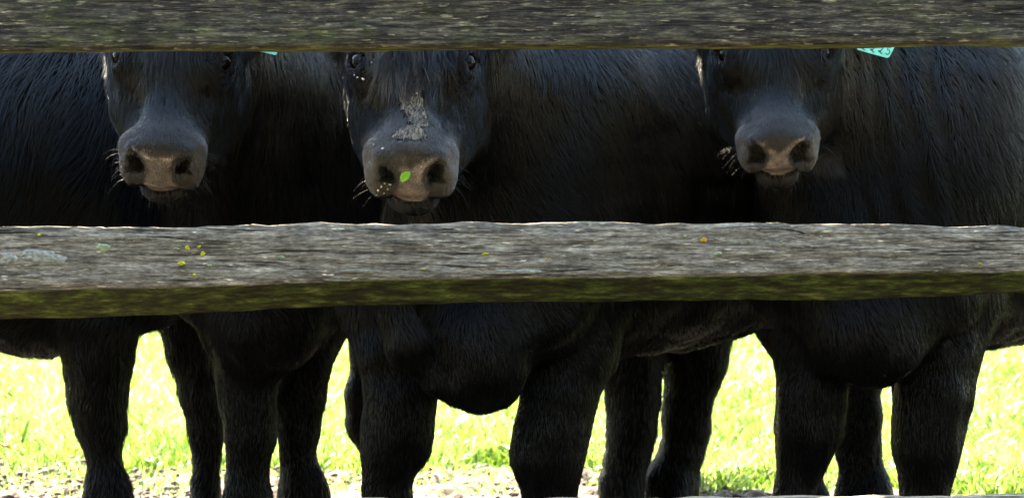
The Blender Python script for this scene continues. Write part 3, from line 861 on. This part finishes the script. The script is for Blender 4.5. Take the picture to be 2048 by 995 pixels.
    if tail:
        t0 = q(-.22, 0, top - .12); tl = 1.0 if tail is True else tail; pts = [t0, t0 - f * .06 - up * .1 * tl, t0 - f * .07 - up * .5 * tl, t0 - f * .06 - up * .75 * tl, t0 - f * .05 - up * .95 * tl]
        rs = [.035, .03, .018, .03, .008]; Vt = []; K = 10
        for p_, r_ in zip(pts, rs):
            for j in range(K):
                a = j / K * 2 * math.pi; Vt.append(p_ + (f * math.cos(a) + l * math.sin(a)) * r_)
        Qt = [[i * K + j, i * K + (j + 1) % K, (i + 1) * K + (j + 1) % K, (i + 1) * K + j] for i in range(len(pts) - 1) for j in range(K)]
        o = link('tail', mesh_np('tail', Vt, Qt), SKIN); par(o)
    return root, par, (V, vn)

GRP = 'black cattle standing behind the rails'
# B: middle animal, looking straight at the fence
hB = Head(P(822, 347, 5.62), 58, 0, 0, .92)
legsB = [leg_prims([(770, 600, 190), (790, 700, 160), (803, 790, 150), (795, 860, 148), (785, 915, 128), (772, 960, 104), (770, 995, 102)], 6.18, dD=[.05, .02, 0, 0, 0, 0, 0]),
         leg_prims([(1150, 600, 210), (1148, 700, 170), (1115, 800, 158), (1100, 860, 155), (1094, 915, 146), (1098, 965, 118), (1100, 1000, 104)], 6.16, dD=[.08, .04, .01, 0, 0, 0, 0]),
         leg_prims([(1600, 640, 190), (1610, 740, 110), (1612, 830, 95), (1612, 900, 75), (1614, 990, 80)], 7.05),
         leg_prims([(1722, 640, 170), (1727, 760, 80), (1724, 830, 90), (1720, 900, 92), (1727, 960, 98), (1728, 1000, 102)], 7.25)]
exB = [ell(P(966, 690, 6.02), (.110, .12, .140), None, .06), cone(P(775, 580, 5.96), P(815, 690, 5.95), .045, .034, .04),
       cone(P(815, 690, 5.95), P(868, 765, 5.97), .034, .022, .03), cone(P(868, 765, 5.97), P(945, 778, 6.0), .022, .050, .03), cone(P(1010, 560, 5.98), P(1000, 730, 5.97), .05, .04, .04)]
rB = cow('cow', 'black cow with dried mud on its face and a green leaf on its nose', 'cow', GRP,
    (-.07, 6.20), (.80, 7.15), .475, 1.40, hB, legsB, exB, res=.0055, barrel_bot=.545, furn=260000, mud=True, seed=2, dusty=.75, tuft=1.0, ntone=1.0)
# A: left head
hA = Head(P(319, 330, 5.74), 59, -.5, 3, .89, .9)
legsA = [leg_prims([(470, 640, 150), (492, 740, 125), (500, 800, 112), (500, 870, 108), (494, 930, 90), (492, 995, 102)], 6.50, dD=[.05, 0, 0, 0, 0, 0]),
         leg_prims([(630, 640, 140), (608, 740, 100), (600, 800, 98), (598, 860, 90), (594, 910, 78), (602, 960, 92), (606, 995, 102)], 6.62),
         leg_prims([(480, 640, 170), (485, 780, 90), (485, 900, 60), (485, 995, 66)], 7.6),
         leg_prims([(745, 600, 130), (732, 700, 80), (730, 780, 84), (732, 850, 76), (750, 930, 56), (758, 995, 62)], 7.7)]
exA = [ell(P(530, 640, 6.45), (.14, .13, .125), None, .06)]
rA = cow('cow', 'black cow with the leftmost face, clean and dark, beside the muddy-faced cow', 'cow', GRP,
    (-.56, 6.60), (-.53, 7.75), .52, 1.40, hA, legsA, exA, res=.006, barrel_bot=.56, furn=190000, seed=5, wide=.95, tail=.55, ntone=.5, dusty=.36)
# C: right head
hC = Head(P(1557, 308, 5.85), 60, -3, -1.5, .85, 1.15)
legsC = [leg_prims([(1640, 600, 200), (1628, 700, 160), (1622, 790, 142), (1614, 860, 136), (1603, 910, 112), (1590, 960, 92), (1586, 1000, 92)], 6.18, dD=[.05, .02, 0, 0, 0, 0, 0]),
         leg_prims([(1895, 600, 220), (1880, 700, 178), (1868, 780, 160), (1858, 850, 150), (1853, 900, 138), (1852, 950, 112), (1852, 1000, 98)], 6.18, dD=[.05, .02, 0, 0, 0, 0, 0]),
         leg_prims([(2150, 640, 180), (2160, 760, 90), (2160, 880, 85), (2165, 990, 80)], 7.05),
         leg_prims([(2260, 640, 180), (2270, 760, 90), (2270, 880, 85), (2275, 990, 80)], 7.25)]
exC = [ell(P(1745, 660, 6.08), (.13, .13, .125), None, .06)]
rC = cow('cow', 'black cow at the right with a clean brownish nose and a teal tag numbered 2225', 'cow', GRP,
    (.79, 6.22), (1.55, 7.15), .515, 1.40, hC, legsC, exC, res=.006, barrel_bot=.56, furn=240000, seed=9, dusty=.48, ntone=1.0, fold=(.74, .97, .80))
# D: side-on animal at the far left, its head behind the left head
legsD = [leg_prims([(200, 640, 170), (197, 720, 142), (197, 790, 122), (201, 850, 112), (205, 900, 82), (212, 960, 86), (216, 995, 94)], 6.62),
         leg_prims([(375, 600, 150), (385, 700, 110), (403, 780, 92), (412, 860, 76), (415, 920, 62), (415, 960, 64), (415, 995, 66)], 6.98),
         leg_prims([(-620, 640, 200), (-640, 760, 100), (-630, 860, 90), (-630, 995, 84)], 6.3),
         leg_prims([(-520, 640, 200), (-540, 760, 100), (-530, 860, 90), (-530, 995, 84)], 6.65)]
hD = Head(np.array([-.20, 7.62, .95]), 50, 118, 0, .95)
cow('cow', 'black cow standing side-on at the left edge, its head hidden behind the leftmost face', 'cow', GRP,
    (-.98, 6.80), (-2.20, 6.50), .57, 1.42, hD, legsD, [ell(P(90, 640, 6.75), (.16, .16, .085), None, .05)], res=.009, barrel_bot=.52, furn=110000, seed=12, furlen=1.7)
# E: animal standing farther back, only two legs show under the middle animal
legsE = [leg_prims([(1265, 640, 170), (1262, 740, 122), (1265, 800, 110), (1262, 860, 104), (1252, 920, 92), (1243, 995, 88)], 7.45),
         leg_prims([(1385, 640, 190), (1387, 720, 140), (1380, 790, 100), (1373, 850, 96), (1363, 910, 92), (1348, 960, 96), (1341, 995, 100)], 7.55),
         leg_prims([(1275, 680, 110), (1275, 800, 70), (1272, 900, 60), (1268, 945, 60)], 8.42),
         leg_prims([(1378, 680, 110), (1374, 800, 70), (1366, 900, 60), (1360, 945, 60)], 8.5)]
hE = Head(np.array([.33, 9.32, .92]), 56, 180, 0, .9)
cow('cow', 'black cow farther back, only two legs showing right of the muddy-faced cow', 'cow', GRP,
    (.44, 8.45), (.42, 7.62), .60, 1.36, hE, legsE, (), res=.009, barrel_bot=.60, furn=60000, seed=15, furlen=1.6, tail=.62)

# ================================================================ ear tags
def ear_tag(par, corners, D, digits, tilt):
    c = [P(x, y, D) for x, y in corners]
    th = .0012; nrmv = np.array([0, -1, 0.])
    # rounded quad
    pts = []
    n = len(c)
    for i in range(n):
        a, b, d = c[i - 1], c[i], c[(i + 1) % n]
        for t in np.linspace(0, 1, 5):
            p0 = b + (a - b) / np.linalg.norm(a - b) * .006; p2 = b + (d - b) / np.linalg.norm(d - b) * .006
            pts.append((1 - t) ** 2 * p0 + 2 * t * (1 - t) * b + t * t * p2)
    import bmesh
    bm = bmesh.new()
    f0 = bm.faces.new([bm.verts.new(p + nrmv * th) for p in pts])
    r = bmesh.ops.extrude_face_region(bm, geom=[f0]); bmesh.ops.translate(bm, vec=(0, 2 * th, 0), verts=[v for v in r['geom'] if isinstance(v, bmesh.types.BMVert)])
    bmesh.ops.recalc_face_normals(bm, faces=bm.faces[:])
    me = bpy.data.meshes.new('ear_tag'); bm.to_mesh(me); bm.free()
    o = par(link('ear_tag', me, TAGM, smooth=False))
    if digits:
        V = []; Q = []; 
        for stroke in digits:
            pl = [P(x, y, D - .0018) for x, y in stroke]; hw = .0011
            for i in range(len(pl)):
                t = pl[min(i + 1, len(pl) - 1)] - pl[max(i - 1, 0)]; t = t / (np.linalg.norm(t) + 1e-9); s = np.array([-t[2], 0, t[0]])
                b = len(V); V += [pl[i] + s * hw, pl[i] - s * hw]
                if i: Q.append([b - 2, b - 1, b + 1, b])
        ink = link('number', mesh_np('number', V, Q), INK, smooth=False); ink.parent = o
    return o
def two(x, y, s, rot):   # handwritten 2 with a looped foot
    pts = [(-.35, -.75), (-.15, -1.0), (.2, -1.0), (.4, -.7), (.3, -.25), (.1, .25), (-.25, .75), (-.5, .7), (-.45, .4), (-.15, .45), (.1, .75), (.35, 1.0), (.6, .85)]
    c, sn = math.cos(R(rot)), math.sin(R(rot))
    return [(x + s * (a * c - b * sn), y + s * (a * sn + b * c)) for a, b in pts]
def five(x, y, s, rot):
    pts = [(.55, -1.0), (-.2, -1.0), (-.25, -.2), (.2, -.3), (.55, .0), (.55, .5), (.2, .95), (-.2, .95), (-.45, .7)]
    c, sn = math.cos(R(rot)), math.sin(R(rot))
    return [(x + s * (a * c - b * sn), y + s * (a * sn + b * c)) for a, b in pts]
DT = 5.98
ear_tag(rC[1], [(1712, 99), (1777, 117), (1806, 62), (1740, 44)], DT, [two(1728, 93, 7, 16), two(1746, 96, 8, 16), two(1762, 99, 8, 16), five(1776, 102, 7.5, 16)], 16)
ear_tag(rA[1], [(503, 99), (553, 111), (566, 52), (508, 44)], 5.93, None, 12)

# leaf on the middle animal's nose
def leafshape(c, ax, bx, nv, L, W, curl=.15):
    V = []; Q = []; n = 9
    for i in range(n):
        t = i / (n - 1); wdt = W * math.sin(math.pi * min(1, t * .93 + .05)) ** .8
        for j, s in enumerate((-1, -.5, 0, .5, 1)):
            V.append(c + ax * (t - .5) * L + bx * s * wdt * .5 + nv * (abs(s) * .12 * W + curl * L * (t - .5) ** 2))
        if i:
            for j in range(4): a = i * 5 + j; Q.append([a - 5, a - 4, a + 1, a])
    return np.array(V), Q
nvB = (np.array([0, .82, .57]) @ hB.M)
c = P(811, 349, 5.9); dirn = c - np.array([0, 0, CAM_H]); dirn /= np.linalg.norm(dirn)
def hitB():
    o = [x for x in bpy.data.objects if x.name == 'body'][0]
    return o
dg = bpy.context.evaluated_depsgraph_get()
b0 = bpy.data.objects['body']
inv = b0.matrix_world.inverted()
ok, loc, nor, _ = b0.ray_cast(inv @ Vector((0, 0, CAM_H)), (inv.to_3x3() @ Vector(dirn)).normalized())
hp = np.array(b0.matrix_world @ loc) if ok else c; hn = np.array(nor) if ok else nvB
axl = nrm(np.array([.5, 0, .86]) - hn * np.dot(hn, [.5, 0, .86])); bxl = np.cross(hn, axl)
V, Q = leafshape(hp + hn * .003, axl, bxl, hn, .030, .019, .3)
me = mesh_np('green_leaf', V, Q)
o = link('green_leaf', me, LEAFG); sm = o.modifiers.new('thick', 'SOLIDIFY'); sm.thickness = .0006
tag(o, 'small bright green leaf stuck on the nose of the muddy-faced cow', 'leaf')

# pale wet crumbs, mud and saliva plus painted-in highlights, caught in the fur of the middle and right faces
def flecks(body_name, par, spots, seed):
    bo = bpy.data.objects[body_name]; inv = bo.matrix_world.inverted(); r = np.random.default_rng(seed)
    V = []; Fq = []
    for x, y, sx, sy in spots:
        w = P(x, y, 6.0); dd = (inv @ Vector(w) - inv @ Vector((0, 0, CAM_H))).normalized()
        ok, l, n, _ = bo.ray_cast(inv @ Vector((0, 0, CAM_H)), dd)
        if not ok: continue
        p0 = np.array(bo.matrix_world @ l); n = np.array(n)
        e1 = nrm(np.array([1., 0, 0]) - n * n[0]); e2 = np.cross(n, e1); V = []; Fq = []; b0_ = 0; K = 7
        off = .0075 if y < 340 else .003
        V.append(p0 + n * (off + .0022))
        for ring, hgt in ((.6, .0017), (1.0, .0)):
            for k in range(K):
                a = k / K * 6.283; rr_ = r.uniform(.35, 1.1) * ring
                V.append(p0 + n * (off + hgt) + e1 * rr_ * math.cos(a) * sx * .0005 + e2 * rr_ * math.sin(a) * sy * .0005)
        for k in range(K):
            k2 = (k + 1) % K
            Fq += [[b0_, b0_ + 1 + k, b0_ + 1 + k2], [b0_ + 1 + k, b0_ + 1 + K + k, b0_ + 1 + K + k2], [b0_ + 1 + k, b0_ + 1 + K + k2, b0_ + 1 + k2]]
        par(link('mud_glint', mesh_np('mud_glint', V, Fq), WET))
flecks('body', rB[1], [(718, 152, 8, 5), (728, 156, 7, 8), (712, 148, 4, 4), (745, 126, 5, 6), (799, 151, 5, 3), (832, 116, 7, 6), (861, 127, 9, 5), (846, 151, 8, 5), (853, 158, 6, 8), (876, 143, 4, 4),
    (833, 190, 7, 8), (768, 301, 8, 6), (752, 292, 4, 4), (757, 379, 6, 9), (763, 372, 5, 8), (769, 365, 6, 5), (775, 376, 5, 6), (754, 387, 7, 4), (768, 384, 5, 4), (773, 393, 4, 4), (781, 369, 8, 5), (765, 392, 5, 4), (842, 330, 5, 3)], 3)
flecks('body.002', rC[1], [(1418, 134, 7, 3)], 4)

# fallen leaves on the bare ground
for i, (x, y, L, lab) in enumerate([(14, 914, .06, 'dry orange leaf on the grass at the left edge of the bare soil'), (44, 920, .045, 'dry orange leaf next to the left edge leaf, slightly nearer the legs'),
        (300, 940, .05, 'dry orange leaf on the soil between the two leftmost legs'), (714, 925, .05, 'dry orange leaf in the grass left of the muddy-faced cow\'s left leg'),
        (1020, 984, .05, 'dry orange leaf on the soil between the front legs of the middle cow'), (1157, 958, .055, 'dry orange leaf beside the right knee of the middle cow'), (670, 985, .05, 'dry orange leaf on the bare soil between the left pair and the middle cow')]):
    dpt = 1.03 * F / (y - 300) * 1.0
    c = P(x, y, dpt); c[2] = .03
    r = np.random.default_rng(i); a = r.uniform(0, 6)
    ax = nrm((math.cos(a), math.sin(a), .25)); nv = nrm(np.cross(ax, (-math.sin(a), math.cos(a), .1))); bx = np.cross(nv, ax)
    V, Q = leafshape(c, ax, bx, nv, L, L * .55, .5)
    o = link('fallen_leaf', mesh_np('fallen_leaf', V, Q), LEAFO); m_ = o.modifiers.new('thick', 'SOLIDIFY'); m_.thickness = .0006
    tag(o, lab, 'leaf', 'dry leaves fallen on the ground')
